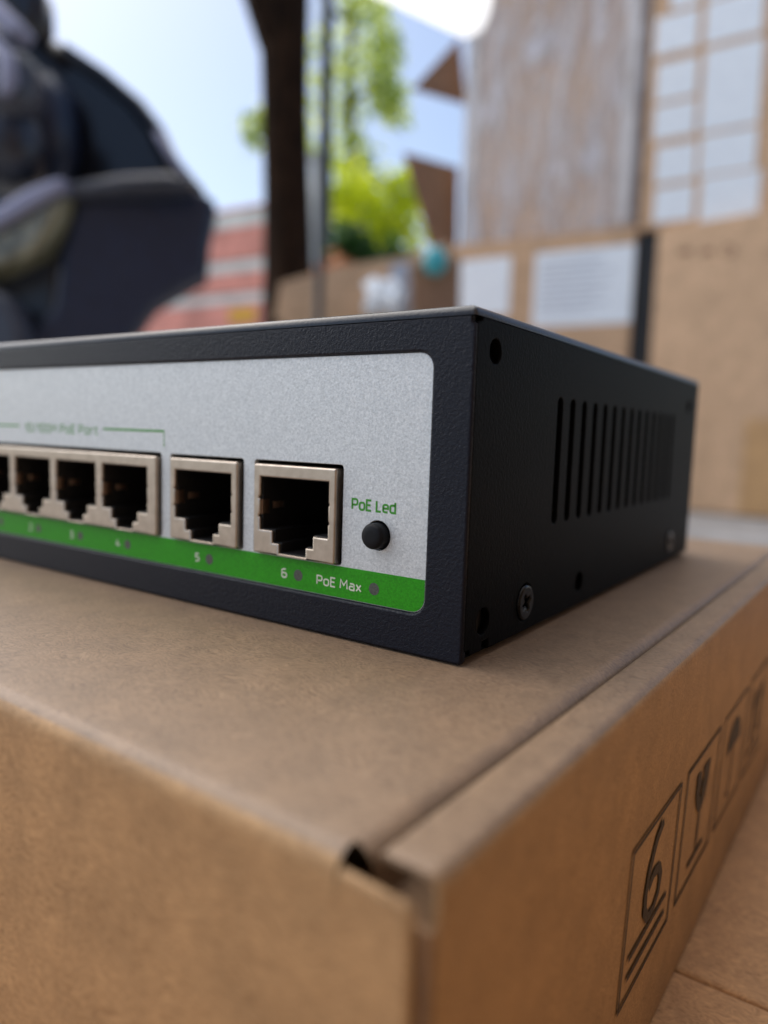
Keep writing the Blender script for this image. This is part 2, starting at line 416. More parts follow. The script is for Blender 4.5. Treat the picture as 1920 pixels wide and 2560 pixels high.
# ------------------------------------------------------------------ lower cardboard box: the shipping carton rests on it
lowr = thing('cardboard_box', 'large plain cardboard box lying underneath the printed switch carton', 'box', (-0.07, 0.09, GZ))
LT = -56.3
def panel(name, loop, w0, w1, T, mat, parent, bev=0.8): return mmobj(name, plate([loop], w0, w1, bev), T, mat, parent)
panel('side_panel', rrect(-118, -205.5, 299, LT - 3.2), 176, 180, RIGHT, 'kraft_lower', lowr)
panel('front_panel', rrect(-320, -205.5, 180, LT - 3.2), 117, 121, FRONT, 'kraft_lower', lowr)
mmobj('back_panel', plate([rrect(-320, -205.5, 180, LT - 3.2)], -303.5, -299.5, 0), FRONT, 'kraft_lower', lowr)
mmobj('side_panel', plate([rrect(-118, -205.5, 299, LT - 3.2)], -324, -320.2, 0), RIGHT, 'kraft_lower', lowr)
panel('top_flap', rrect(-324, -121, 180, 40.1, 1.2), LT - 3, LT, TOP, 'kraft_lower', lowr)
panel('top_flap', rrect(-324, 40.9, 180, 303, 1.2), LT - 3, LT - 0.25, TOP, 'kraft_lower', lowr)

# ------------------------------------------------------------------ shipping carton with the printed marks
ROTC = rad(-0.9)
carton = thing('shipping_carton', 'flat brown printed carton carrying the black network switch', 'carton', (0, 0, 0), ROTC)
CH = 56.0
def loc(name, ms, mat, parent=carton, **k): return obj(name, [Vector(q) * MM for q in ms.v], ms.f, mat, parent, local=True, **k)
def sag(x, y): return -0.22 * (0.5 + 0.5 * noise.noise(Vector((x * 0.013, y * 0.013, 3.1)))) - 0.05
# lid: top sheet that rolls over the front edge and dips along its right edge into the seam
lid = Mesh(); xs = [-236 + 12 * i for i in range(21)] + [8, 11.5, 12.6, 13.0, 13.4, 13.9, 14.4, 14.8, 15.05, 15.15, 15.15]
def edge_drop(x): return 0.0 if x <= 13.0 else 1.9 * (1 - math.sqrt(max(0.0, 1 - ((x - 13.0) / 2.15) ** 2)))
prof = [(-40.58, -4.2), (-40.58, -3.0)]
prof += [(-38.5 - 2.08 * math.cos(rad(a)), -2.08 + 2.08 * math.sin(rad(a))) for a in (0, 15, 30, 45, 60, 75)]
prof += [(-38.5 + 0.01, 0.0)] + [(-36 + 12 * i, 0.0) for i in range(16)] + [(154.0, 0.0), (156.5, -0.8), (157.6, -3.0), (157.6, -50.0)]
for i, (y, z) in enumerate(prof):
    for j, x in enumerate(xs):
        dz = edge_drop(x) + (5.0 if j == len(xs) - 1 else 0)
        lid.v.append((x + 0.15 * noise.noise(Vector((y * 0.05, 0, 1))) * (x > 12), y, z - dz + (sag(x, y) if z > -1 else 0)))
nx = len(xs)
for i in range(len(prof) - 1):
    for j in range(nx - 1):
        if i < 8 and xs[j] >= 13.3: continue                # the die-cut notch at the corner
        lid.f.append((i * nx + j, i * nx + j + 1, (i + 1) * nx + j + 1, (i + 1) * nx + j))
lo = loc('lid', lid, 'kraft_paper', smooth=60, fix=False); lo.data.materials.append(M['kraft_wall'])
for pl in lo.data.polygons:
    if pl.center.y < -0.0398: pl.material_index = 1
# inner tuck flap under the seam, seen as the dark bottom of the joint
loc('tuck_flap', Mesh().add(plate([rrect(-36.5, -50, 156, -7.3)], 13.4, 14.9, 0.2), RIGHT), 'kraft_wall')
# front wall
fp2 = Mesh()
loops = [(-236, -CH), (19.2, -CH), (19.6, -CH + 0.8), (19.6, -2.3), (19.0, -1.7), (14.6, -1.45), (13.5, -1.35), (13.0, -3.1), (-236, -3.1)]
fp2.add(plate([loops], 39.95, 40.53, 0.5, 4), FRONT)
loc('front_panel', fp2, 'kraft_wall', smooth=50)
# right wall: rolled double board, top strip beside the seam, leaning in a little towards the bottom
def wall_x(z): return 20.9 - 0.030 * max(0.0, -z - 4)
rp = [(wall_x(-CH), -CH)] + [(wall_x(z), z) for z in (-44, -32, -20, -10)] + [(19.55 + 1.3 * math.cos(rad(a)), -1.4 + 1.4 * math.sin(rad(a))) for a in (0, 18, 36, 54, 72, 90)]
rp += [(16.6, 0.0), (16.05, -0.02), (15.85, -0.25)]
inr = [(x - 0.65, z) for x, z in rp[:5]] + [(19.45 + 0.75 * math.cos(rad(a)), -1.4 + 0.75 * math.sin(rad(a))) for a in (0, 18, 36, 54, 72, 90)] + [(16.6, -0.65), (16.05, -0.66), (15.88, -0.62)]
sw = Mesh(); ys = [-38.5, -38.1, -37.4, -36.3] + [-30 + 10 * i for i in range(19)] + [157]
nr = len(rp)
for y in ys:
    for part_ in (rp, inr):
        for k, (x, z) in enumerate(part_):
            e = max(0, (-37.8 - y)) * 0.3 if part_ is rp else 0
            wob = 0.14 * noise.noise(Vector((y * 0.03, z * 0.05, 7.7)))
            sw.v.append((x - (e if k < 11 else 0) + wob * (1 if k < 12 else 0.4), y, z - (e if 5 < k < 13 else 0)))
n2 = 2 * nr
for i in range(len(ys) - 1):
    for k in range(nr - 1):
        sw.f.append((i * n2 + k, i * n2 + k + 1, (i + 1) * n2 + k + 1, (i + 1) * n2 + k))
        sw.f.append((i * n2 + nr + k + 1, i * n2 + nr + k, (i + 1) * n2 + nr + k, (i + 1) * n2 + nr + k + 1))
for e_ in (0, (len(ys) - 1) * n2):
    for k in range(nr - 1): sw.f.append((e_ + k + 1, e_ + k, e_ + nr + k, e_ + nr + k + 1))
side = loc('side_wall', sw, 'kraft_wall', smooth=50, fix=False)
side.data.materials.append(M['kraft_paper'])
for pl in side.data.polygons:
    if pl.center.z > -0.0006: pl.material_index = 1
loc('board_edge', Mesh().add(plate([rrect(16.6, -CH + 0.3, 20.3, -3.9)], 38.62, 39.25, 0.15), FRONT), 'kraft_raw')
loc('inner_flap', Mesh().add(plate([rrect(12.0, -39.2, 20.0, -20)], -5.4, -4.6), TOP), 'kraft_raw')
loc('inner_panel', Mesh().add(plate([rrect(-230, -CH + 1.6, 19.3, -7)], 38.8, 39.9), FRONT), 'kraft_wall')
loc('bottom_panel', Mesh().add(plate([rrect(-236, -38, 15.5, 157)], -CH, -CH + 1.5), TOP), 'kraft_wall')
loc('left_wall', Mesh().add(plate([rrect(-38, -CH, 157, -3)], -237.6, -236.1), RIGHT), 'kraft_wall')
# printed handling marks on the right wall
def on_wall(y, z, w): return Vector((wall_x(z) + 0.16 + w, y, z))
def mark(name, strokes, fills=()):
    ms = Mesh(); k = 0
    for pts, wd_, cl in strokes:
        dense = []
        for a, b in zip(pts, pts[1:] + ([pts[0]] if cl else [])):
            for q in range(4): dense.append((a[0] + (b[0] - a[0]) * q / 4, a[1] + (b[1] - a[1]) * q / 4))
        if not cl: dense.append(pts[-1])
        v2, f2 = ribbon(dense, wd_, cl); k += 1
        ms.add(([(a, b, 0.008 * k) for a, b in v2], f2), on_wall)
    for poly in fills:
        k += 1; tri = tessellate_polygon([[Vector((a, b, 0)) for a, b in poly]])
        ms.add(([(a, b, 0.008 * k) for a, b in poly], [tuple(g) for g in tri]), on_wall)
    return loc(name, ms, 'print_ink', parent=side, smooth=0, fix=False)
IY, IW, IP, ZT, ZB = 6.9, 22.2, 26.4, -20.0, -41.0
def frame(y0): return ([(y0, ZB), (y0 + IW, ZB), (y0 + IW, ZT), (y0, ZT)], 0.6, True)
y0 = IY
six = [(12.9, -22.3), (11.0, -23.6), (9.3, -26.6), (8.7, -29.5), (8.9, -31.8), (10.2, -33.4), (12.0, -33.6), (13.6, -32.2), (13.9, -30.2), (13.0, -28.5), (11.2, -28.1), (9.5, -29.2)]
six = [((a - 11) * 1.35 + y0 + 10.9, -27.9 + (b + 28.0) * 1.08) for a, b in six]
mark('stack_limit_mark', [frame(y0), (six, 1.5, False), ([(y0 + 2.4, -35.3), (y0 + 19.4, -35.3)], 0.8, False), ([(y0 + 2.4, -38.0), (y0 + 19.4, -38.0)], 0.8, False)])
y0 += IP
glass = [(y0 + 6.6, -23.0), (y0 + 15.8, -23.0), (y0 + 15.6, -26.4), (y0 + 14.0, -29.2), (y0 + 12.0, -30.6), (y0 + 10.4, -30.6), (y0 + 8.4, -29.2), (y0 + 6.8, -26.4)]
gl = [q for q in glass]
gl = gl[:1] + [(y0 + 9.3, -23.0), (y0 + 10.3, -25.2), (y0 + 9.4, -26.6), (y0 + 10.6, -28.6), (y0 + 10.9, -26.4), (y0 + 11.8, -24.9), (y0 + 10.9, -23.0)] + gl[1:]
mark('fragile_mark', [frame(y0), ([(y0 + 11.2, -30.4), (y0 + 11.2, -37.6)], 0.9, False), ([(y0 + 6.2, -37.9), (y0 + 16.4, -37.9)], 0.9, False)], [gl])
y0 += IP
umb = [(y0 + 11.1 + 6.4 * math.cos(rad(a)), -28.6 + 5.6 * math.sin(rad(a))) for a in range(0, 181, 15)]
mark('keep_dry_mark', [frame(y0), ([(y0 + 11.1, -28.4), (y0 + 11.1, -36.6), (y0 + 10.6, -37.8), (y0 + 9.2, -38.0), (y0 + 8.4, -37.0)], 0.8, False)], [umb])
y0 += IP
def arrow(c): return [(c - 2.9, -27.6), (c, -23.0), (c + 2.9, -27.6), (c + 1.0, -27.6), (c + 1.0, -35.4), (c - 1.0, -35.4), (c - 1.0, -27.6)]
mark('this_way_up_mark', [frame(y0), ([(y0 + 4, -37.6), (y0 + 18.2, -37.6)], 0.8, False)], [arrow(y0 + 7.2), arrow(y0 + 15.0)])

# ------------------------------------------------------------------ network switch
sw_ = thing('network_switch', 'black metal network switch with silver and green front label', 'network switch', (0, 0, 0))
H, D = 44.0, 119.0
PX0, PX1, PZ0, PZ1 = -194.3, -5.75, 5.45, 38.7
frame_loop = [(-199.7, 0.06), (-0.35, 0.06), (-0.05, 0.5), (-0.05, 41.7), (-0.6, 42.1), (-0.6, 42.74), (-199.7, 42.74)]
mmobj('front_frame', plate([frame_loop, rrect(PX0, PZ0, PX1, PZ1, 2.1, 6)], -1.0, 0.0, 0.32), FRONT, 'powder_front', sw_)
# top cover with rolled edges
mmobj('top_cover', plate([[(-200, 0.05), (-0.55, 0.05), (-0.1, 0.35), (0, 0.9), (0, D), (-200, D)]], H - 1.24, H, 1.2, 6), TOP, 'powder_top', sw_)
slots = [rrect(26.9 + 5.2 * i, 15.5, 26.9 + 5.2 * i + 2.0, 34.6, 0.95, 5) for i in range(14)]
holes = [circ(5.5, 39.0, 1.55), circ(5.4, 4.7, 1.75), circ(40.6, 4.6, 1.65), circ(110.0, 37.0, 1.5), circ(18.5, 4.9, 2.75), circ(100.6, 5.1, 2.75)]
side_loop = [(0.55, 1.6), (2.0, 1.6), (2.2, 0.9), (5.4, 0.9), (5.5, 2.0), (7.2, 2.0), (7.3, 0.7), (D, 0.7), (D, 42.74), (1.9, 42.74), (1.7, 42.3), (0.55, 42.0)]
mmobj('side_panel', plate([side_loop] + holes + slots, -1.0, 0.0, 0.16, 2), RIGHT, 'powder_cover', sw_)
mmobj('side_panel', plate([[(-D, 0.7), (-0.6, 0.7), (-0.6, 42.74), (-D, 42.74)]], -1.0, 0.0, 0.1), LEFT, 'powder_cover', sw_)
mmobj('bottom_panel', plate([rrect(-199, 1.0, -1.3, D - 0.3)], 0.06, 1.0), TOP, 'powder_cover', sw_)
mmobj('back_panel', plate([rrect(0.5, 0.7, 199.5, 42.7)], -1.0, -0.05), BACK, 'powder_cover', sw_)
# the tray's return lip behind the side panel, where the holes and screws land
mmobj('tray_lip', plate([rrect(1.2, 1.1, D - 1.3, 9.0), circ(40.6, 4.6, 1.3)], -2.3, -1.3), RIGHT, 'tin_inside', sw_)
mmobj('tray_lip', plate([rrect(1.2, 1.1, 8.5, 42.5), circ(5.5, 39.0, 1.2), circ(5.4, 4.7, 1.25)], -3.6, -2.5), RIGHT, 'tin_inside', sw_)

# faceplate: the silver label sheet with the port openings
PW = -0.42
CUT = dict(b=(-119.6, 10.1, -57.7, 24.1), j5=(-55.5, 10.1, -38.55, 24.0), j6=(-36.3, 10.1, -19.5, 24.0))
bx_, bz_ = -13.5, 14.95
cuts = [rrect(*CUT[k], 0.5, 4) for k in ('b', 'j5', 'j6')] + [circ(bx_, bz_, 2.0, 40)]
face = mmobj('faceplate', plate([rrect(PX0 + 0.05, PZ0 + 0.05, PX1 - 0.05, PZ1 - 0.05, 2.05, 6)] + cuts, -1.3, PW, 0.08, 2), FRONT, 'silver_print', sw_)
band = [(PX0 + 0.2, 10.0)] + [(PX1 - 0.16, 10.0)][::-1]
bl = rrect(PX0 + 0.16, PZ0 + 0.16, PX1 - 0.16, 14, 1.95, 6)
bl = [q for q in bl if q[1] < 9.9]; bl = [q for q in bl if q[0] > -100] + [(PX1 - 0.16, 10.0), (PX0 + 0.16, 10.0)] + [q for q in bl if q[0] < -100]
mmobj('green_band', plate([bl], PW - 0.02, PW + 0.03, 0.0), FRONT, 'green_print', face)
for x in (-27.3, -13.83, -46.0, -66.85, -81.0, -95.0, -109.1):
    mmobj('indicator_window', plate([circ(x, 7.68, 0.84, 24)], PW, PW + 0.05), FRONT, 'led_grey', face)
LW = PW + 0.06
lettering('lettering', 'PoE Led', -17.85, -10.85, 18.15, 1.36, 'green_ink', face, PW + 0.02, weight=0.215)
lettering('lettering', 'PoE Max', -23.72, -16.0, 6.98, 1.22, 'white_ink', face, LW, weight=0.175)
for s, x in (('6', -30.42), ('5', -49.25), ('4', -70.05), ('3', -84.2), ('2', -98.2)):
    lettering('lettering', s, x, x + 0.88, 7.05, 1.22, 'white_ink', face, LW, weight=0.19)
lettering('lettering', '10/100M PoE Port', -99.0, -75.3, 26.6, 1.45, 'green_ink', face, PW + 0.02, weight=0.165)
def rect_part(name, x0, z0, x1, z1, mat, par, w): mmobj(name, plate([rrect(x0, z0, x1, z1)], w - 0.02, w), FRONT, mat, par)
rect_part('bracket_line', -73.6, 27.43, -57.0, 27.80, 'green_ink', face, PW + 0.025)
rect_part('bracket_line', -57.17, 25.0, -57.0, 27.42, 'green_ink', face, PW + 0.025)
rect_part('bracket_line', -118.0, 27.43, -101.2, 27.80, 'green_ink', face, PW + 0.025)
rect_part('bracket_line', -118.0, 25.0, -117.83, 27.42, 'green_ink', face, PW + 0.025)

# ports
def opening(cx, hw, s=0.0):
    """stepped plug opening, widened by -s"""
    q = [(-hw, 21.6), (-hw, 13.75), (-hw + 2.5, 13.75), (-hw + 2.5, 11.95), (-hw + 3.85, 11.95), (-hw + 3.85, 10.55),
         (hw - 3.95, 10.55), (hw - 3.95, 11.95), (hw - 2.65, 11.95), (hw - 2.65, 13.75), (hw, 13.75), (hw, 21.6)]
    if s == 0.0:                                     # small relief nicks either side of the spring tabs
        q = q[:1] + [(-hw, 18.75), (-hw - .28, 18.65), (-hw - .28, 18.35), (-hw, 18.25), (-hw, 16.0), (-hw - .28, 15.9), (-hw - .28, 15.6), (-hw, 15.5)] + q[1:11] + \
            [(hw, 13.75), (hw, 15.6), (hw + .16, 15.65), (hw + .16, 15.95), (hw, 16.0), (hw, 18.2), (hw + .16, 18.25), (hw + .16, 18.55), (hw, 18.6), (hw, 21.6)]
    return [(cx + a, b) for a, b in q]
def shrink(l, d):
    l = l if area2(l) > 0 else l[::-1]; return offset(l, d)
def insulator(cx, hw, par):
    ms = Mesh(); o = opening(cx, hw, 1); inner = shrink(o, 0.12); outer = shrink(o, -0.35)
    ms.add(plate([outer, inner], -15.0, -0.16, 0.1, 2), FRONT)
    ms.add(plate([outer], -15.6, -15.05, 0), FRONT)
    obj('insulator', [q * MM for q in ms.v], ms.f, 'black_plastic', par)
    # eight contact springs hanging from the roof
    # folded spring tab on the left cheek and its bump further in
    tb = Mesh(); x = cx - hw + 0.16
    for z0_, z1_, path in ((16.05, 18.2, [(0.0, -0.02), (0.10, -0.45), (0.05, -1.1), (-0.02, -1.5)]), (16.75, 17.75, [(0.02, -2.3), (0.28, -3.2), (0.30, -3.9), (0.05, -4.6)])):
        vs2 = []
        for dx, w in path: vs2 += [(x + dx, z0_, w), (x + dx, z1_, w), (x + dx - 0.12, z1_, w), (x + dx - 0.12, z0_, w)]
        fs2 = [(4 * k + a, 4 * k + (a + 1) % 4, 4 * k + 4 + (a + 1) % 4, 4 * k + 4 + a) for k in range(3) for a in range(4)] + [(0, 1, 2, 3), (15, 14, 13, 12)]
        tb.add((vs2, fs2), FRONT)
    obj('spring_tab', [q * MM for q in tb.v], tb.f, 'copper_tab', par)
def shield(name, x0, x1, cxs, hw, z0=10.22, z1=23.45):
    ms = Mesh()
    ms.add(plate([rrect(x0, z0, x1, z1, 0.35, 4)] + [opening(c, hw) for c in cxs], -0.10, 0.40, 0.26, 3), FRONT)
    ms.add(plate([rrect(x0, z0, x1, z1, 0.3, 4), rrect(x0 + 0.32, z0 + 0.32, x1 - 0.32, z1 - 0.32)], -15.8, -0.12, 0.0), FRONT)
    o = obj(name, [q * MM for q in ms.v], ms.f, 'nickel', sw_)
    for c in cxs: insulator(c, hw, o)
    return o
shield('ethernet_port', -35.65, -20.18, [-27.9], 6.45)
shield('ethernet_port', -54.65, -39.2, [-46.95], 6.45)
shield('ethernet_port_block', -119.0, -58.15, [-66.75, -81.2, -95.65, -110.1], 6.2)
# push button beside the last port
mmobj('push_button', ([(x + bx_ , y + bz_, w) for x, y, w in lathe([(1.74, -6), (1.74, 0.6), (1.70, 0.85), (1.56, 1.08), (1.30, 1.22), (0.7, 1.27), (0.05, 1.28)], 40)[0]], lathe([(1.74, -6), (1.74, 0.6), (1.70, 0.85), (1.56, 1.08), (1.30, 1.22), (0.7, 1.27), (0.05, 1.28)], 40)[1]), FRONT, 'button_rubber', sw_)
mmobj('button_well', plate([circ(bx_, bz_, 3.4, 32), circ(bx_, bz_, 1.9, 32)], -4, -1.4), FRONT, 'black_plastic', sw_)
# countersunk screws with a cross recess
def screw(y, z, tw):
    cross = []
    a, b = 0.34, 1.25
    for q in range(4):
        th = rad(90 * q + tw)
        for px, py in ((b, -a * .7), (b, a * .7), (a, a)):
            cross.append((y + px * math.cos(th) - py * math.sin(th), z + px * math.sin(th) + py * math.cos(th)))
    ms = Mesh().add(plate([circ(y, z, 2.55, 32), cross], -0.9, 0.32, 0.34, 4), RIGHT)
    ms.add(plate([circ(y, z, 2.3, 20)], -1.25, -0.95), RIGHT)
    o = obj('screw', [q * MM for q in ms.v], ms.f, 'screw_black', sw_)
    # slanted flanks inside the recess catch the light
    return o
screw(18.5, 4.9, 28); screw(100.6, 5.1, 60)

# ------------------------------------------------------------------ background: stacks of cartons
def face_frame(L, az):
    d = Vector((math.cos(az), math.sin(az), 0)); n = Vector((d.y, -d.x, 0)); return Vector((L[0], L[1], 0)), d, n
class Stack:
    """a carton: front face from L along d, depth behind it"""
    def __init__(s, name, label, L, az, length, depth, z0, z1, mat, bev=0.008, group=None):
        s.L, s.d, s.n = face_frame(L, az); s.z0, s.z1, s.len, s.dep = z0, z1, length, depth
        c = s.L + s.d * length / 2 - s.n * depth / 2
        s.root = thing(name, label, 'box', (c.x, c.y, z0), 0, group)
        s.slab('body', rrect(0, z0 + 0.001, length, z1), -depth, 0.0, mat, bev)
    def T(s, u, v, w): return s.L + s.d * u + s.n * w + Vector((0, 0, v))
    def slab(s, name, loop, w0, w1, mat, bev=0.0, parent=None):
        ms = Mesh().add(plate([loop], w0, w1, bev), s.T); return obj(name, ms.v, ms.f, mat, parent or s.root)
    def st(s, u, v):
        P = on_plane(u, v, s.L, s.n); return ((P - s.L).dot(s.d), P.z)
    def rect(s, u0, v0, u1, v1):
        a = s.st(u0, (v0 + v1) / 2)[0]; b = s.st(u1, (v0 + v1) / 2)[0]; um = (u0 + u1) / 2
        return a, s.st(um, v1)[1], b, s.st(um, v0)[1]
AZ2 = rad(-10)
P2 = at(1598, 1262, 2.62)
b2 = Stack('tall_carton', 'tall plain tan carton on the ground right of the switch', (P2.x, P2.y), AZ2, 0.92, 0.5, GZ, 0.752, 'kraft_far')
b2.slab('tape_patch', rrect(*b2.rect(1856, 1050, 1990, 1290), 0.005), 0.0, 0.0015, 'tape_tan')
for k, u in enumerate((1712, 1768, 1822)):
    s0, z_ = b2.st(u, 628); ms = Mesh().add(plate([circ(s0, z_, 0.02, 16), circ(s0, z_, 0.013, 16)] if k == 2 else [rrect(s0 - 0.02, z_ - 0.012, s0 + 0.02, z_ + 0.008, 0.004)], 0, 0.001), b2.T)
    obj('printed_mark', ms.v, ms.f, 'kraft_far_dark', b2.root)
P3 = at(1590, 640, 2.58)
b3 = Stack('labelled_carton', 'tan carton covered with rows of white paper labels, topmost on the right', (P3.x, P3.y), rad(1), 0.80, 0.52, 0.757, 2.35, 'kraft_far')
for a in [(1636, 466, 1733, 552), (1640, 362, 1738, 452), (1636, 258, 1738, 342), (1642, 152, 1742, 245), (1640, 34, 1745, 128), (1680, -70, 1750, 14),
          (1752, 434, 1898, 552), (1752, 330, 1890, 428), (1758, 112, 1902, 318), (1766, -12, 1908, 94), (1775, -120, 1915, -22)]:
    b3.slab('paper_label', rrect(*b3.rect(*a), 0.003), 0.0, 0.0015, 'paper_white')
P0 = at(1106, 1160, 3.05); AZ0 = rad(4)
b0 = Stack('printed_carton', 'carton with two white shipping labels standing below the wrapped carton', (P0.x, P0.y), AZ0, 0.725, 0.5, GZ, 0.785, 'kraft_far')
b0.slab('paper_label', rrect(*b0.rect(1120, 648, 1275, 790), 0.004), 0.0, 0.0015, 'paper_white')
sl2 = b0.slab('paper_label', rrect(*b0.rect(1335, 622, 1582, 812), 0.004), 0.0, 0.0015, 'paper_white')
a0, zb, a1, zt = b0.rect(1350, 640, 1565, 790)
for k in range(9):
    z_ = zt - (k + 0.5) * (zt - zb) / 9.5
    b0.slab('print_line', rrect(a0, z_ - 0.004, a0 + (a1 - a0) * random.uniform(0.6, 1), z_ + 0.004), 0.0016, 0.0022, 'paper_print', parent=sl2)
Pw = b0.T(0.085, 0, -0.02)
b1 = Stack('wrapped_carton', 'tall brown carton in clear stretch wrap beside the tree', (Pw.x, Pw.y), AZ0, 0.62, 0.46, 0.79, 2.35, 'kraft_far')
ms = Mesh()
for i in range(25):
    for j in range(41):
        s_ = -0.015 + 0.65 * i / 24; z_ = 0.78 + 1.58 * j / 40
        ms.v.append(b1.T(s_, z_, 0.014 + 0.010 * noise.noise(Vector((s_ * 14, z_ * 4, 0)))))
for i in range(24):
    for j in range(40): ms.f.append((i * 41 + j, (i + 1) * 41 + j, (i + 1) * 41 + j + 1, i * 41 + j + 1))
obj('wrap_film', ms.v, ms.f, 'stretch_wrap', b1.root, fix=False)
b1.slab('wrap_edge', rrect(-0.055, 0.775, -0.006, 1.85, 0.01), -0.03, 0.006, 'wrap_fold', 0.003)
b1.slab('wrap_edge', rrect(0.565, 0.80, 0.61, 2.3, 0.01), 0.026, 0.030, 'wrap_fold')
# open flaps sticking out on the left
def poly_thing(name, pts, ts, thick, mat, parent=None, bev=0.002, back=None):
    """outline through sight lines at the given depths, extruded away from the viewer by its real thickness"""
    if isinstance(ts, (int, float)): ts = [ts] * len(pts)
    P = [at(u, v, t_) for (u, v), t_ in zip(pts, ts)]
    nrm = Vector((0, 0, 0)); c = sum(P, Vector()) / len(P)
    for a, b in zip(P, P[1:] + P[:1]): nrm += (a - c).cross(b - c)
    nrm.normalize()
    if nrm.dot(CAM - c) < 0: nrm = -nrm
    e = Vector((0, 0, 1)); ax = e.cross(nrm).normalized(); ay = nrm.cross(ax)
    l2 = [((q - c).dot(ax), (q - c).dot(ay)) for q in P]
    ms = Mesh().add(plate([l2], -thick, 0.0, bev, 3), lambda u, v, w: c + ax * u + ay * v + nrm * w)
    return obj(name, ms.v, ms.f, mat, parent) if parent else (ms, c)
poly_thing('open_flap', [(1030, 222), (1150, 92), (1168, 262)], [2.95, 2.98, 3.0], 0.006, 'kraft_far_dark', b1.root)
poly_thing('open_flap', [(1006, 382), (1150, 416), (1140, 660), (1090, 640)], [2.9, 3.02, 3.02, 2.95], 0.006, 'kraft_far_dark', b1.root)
b1.slab('gap_shade_strip', rrect(0.622, 0.80, 0.672, 2.35, 0.006), -0.12, -0.012, 'black_plastic', 0.004)  # black strip standing in for the shaded gap between the stacks
b0.slab('gap_shade_strip', rrect(0.727, GZ + 0.002, 0.80, 0.78, 0.006), -0.12, -0.012, 'black_plastic', 0.004)  # same for the lower gap: its shade put in as a black strip

# carton with raised flap in front of the tree
q0 = at(700, 1170, 2.35)
b4 = Stack('open_carton', 'greyish open carton with a raised flap right of the tree trunk', (q0.x, q0.y), math.atan2(0.57, 0.82), 0.50, 0.35, GZ, 0.44, 'kraft_far')
poly_thing('raised_flap', [(684, 800), (700, 706), (840, 668), (1010, 640), (1120, 600), (1150, 800)], 2.30, 0.006, 'kraft_far', b4.root)
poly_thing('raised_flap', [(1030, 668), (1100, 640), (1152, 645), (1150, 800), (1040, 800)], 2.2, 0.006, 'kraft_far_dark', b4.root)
poly_thing('paper_label', [(975, 664), (1022, 652), (1030, 800), (985, 800)], 2.26, 0.002, 'paper_print', b4.root, bev=0)
# crumpled white bag
def blob(c, r, sx, sy, sz, seed, nu=18, nv=12, amp=0.3):
    v, f = [], []
    for j in range(nv + 1):
        ph = math.pi * j / nv
        for i in range(nu):
            th = 2 * math.pi * i / nu; d = Vector((math.sin(ph) * math.cos(th), math.sin(ph) * math.sin(th), math.cos(ph)))
            k = r * (1 + amp * noise.noise(d * 2.2 + Vector((seed, 0, 0))) + amp * 0.4 * noise.noise(d * 6 + Vector((seed, 5, 0))))
            v.append(Vector(c) + Vector((d.x * k * sx, d.y * k * sy, d.z * k * sz)))
    for j in range(nv):
        for i in range(nu): f.append((j * nu + i, j * nu + (i + 1) % nu, (j + 1) * nu + (i + 1) % nu, (j + 1) * nu + i))
    return v, f
cb = at(962, 745, 2.25); ms = Mesh().add(blob(cb, 0.055, 1.15, 0.8, 0.95, 4, amp=0.7))
tag(obj('plastic_bag', ms.v, ms.f, 'paper_white', None, origin=tuple(cb)), 'crumpled white bag in front of the greyish open carton', 'bag')
cb = at(1088, 652, 2.165); ms = Mesh().add(blob(cb, 0.036, 1, 1, 1.15, 9, amp=0.08))
tag(obj('turquoise_pouch', ms.v, ms.f, 'teal_plastic', None, origin=tuple(cb)), 'small turquoise rounded pouch at the raised brown flap', 'pouch')

# ------------------------------------------------------------------ banded wall behind the motor scooter
wr = at(700, 1100, 5.9); wz = Vector((wr.x, wr.y, 0))
r2 = Vector((0.8202, 0.5714, 0)).normalized(); bk = Vector((-0.5689, 0.8224, 0)).normalized()
wd2 = (-r2 * math.cos(rad(31)) + bk * math.sin(rad(31))).normalized(); wn2 = Vector((-wd2.y, wd2.x, 0))
if wn2.dot(CAM - wz) < 0: wn2 = -wn2
wl = thing('banded_wall', 'low wall of red and pale grey bands beyond the motor scooter', 'wall', (wz.x, wz.y, GZ))
def wall_z(v): return on_plane(665, v, wz, wn2).z
zs = [wall_z(v) for v in (505, 516, 556, 640, 672, 725, 752, 830, 880, 950, 1010)]
cols = ['course_red', 'course_grey', 'course_red', 'course_grey', 'course_red', 'course_grey', 'course_red', 'course_grey', 'course_red', 'course_grey']
zs[-1] = GZ + 0.002
for k in range(10):
    e = 0.012 * (k % 2)
    ms = Mesh().add(plate([rrect(0, zs[k + 1] + 0.002, 2.6, zs[k] - 0.002)], -0.16, 0.0 - e, 0.01), lambda u, v, w: wz + wd2 * u + wn2 * w + Vector((0, 0, v)))
    obj('course', ms.v, ms.f, cols[k], wl)
def wall_s(u, v): return (on_plane(u, v, wz, wn2) - wz).dot(wd2)
ms = Mesh().add(plate([rrect(wall_s(640, 780), wall_z(800), wall_s(575, 780), wall_z(768), 0.01)], 0.0, 0.012, 0.003), lambda u, v, w: wz + wd2 * u + wn2 * w + Vector((0, 0, v)))
obj('yellow_patch', ms.v, ms.f, 'course_yellow', wl)

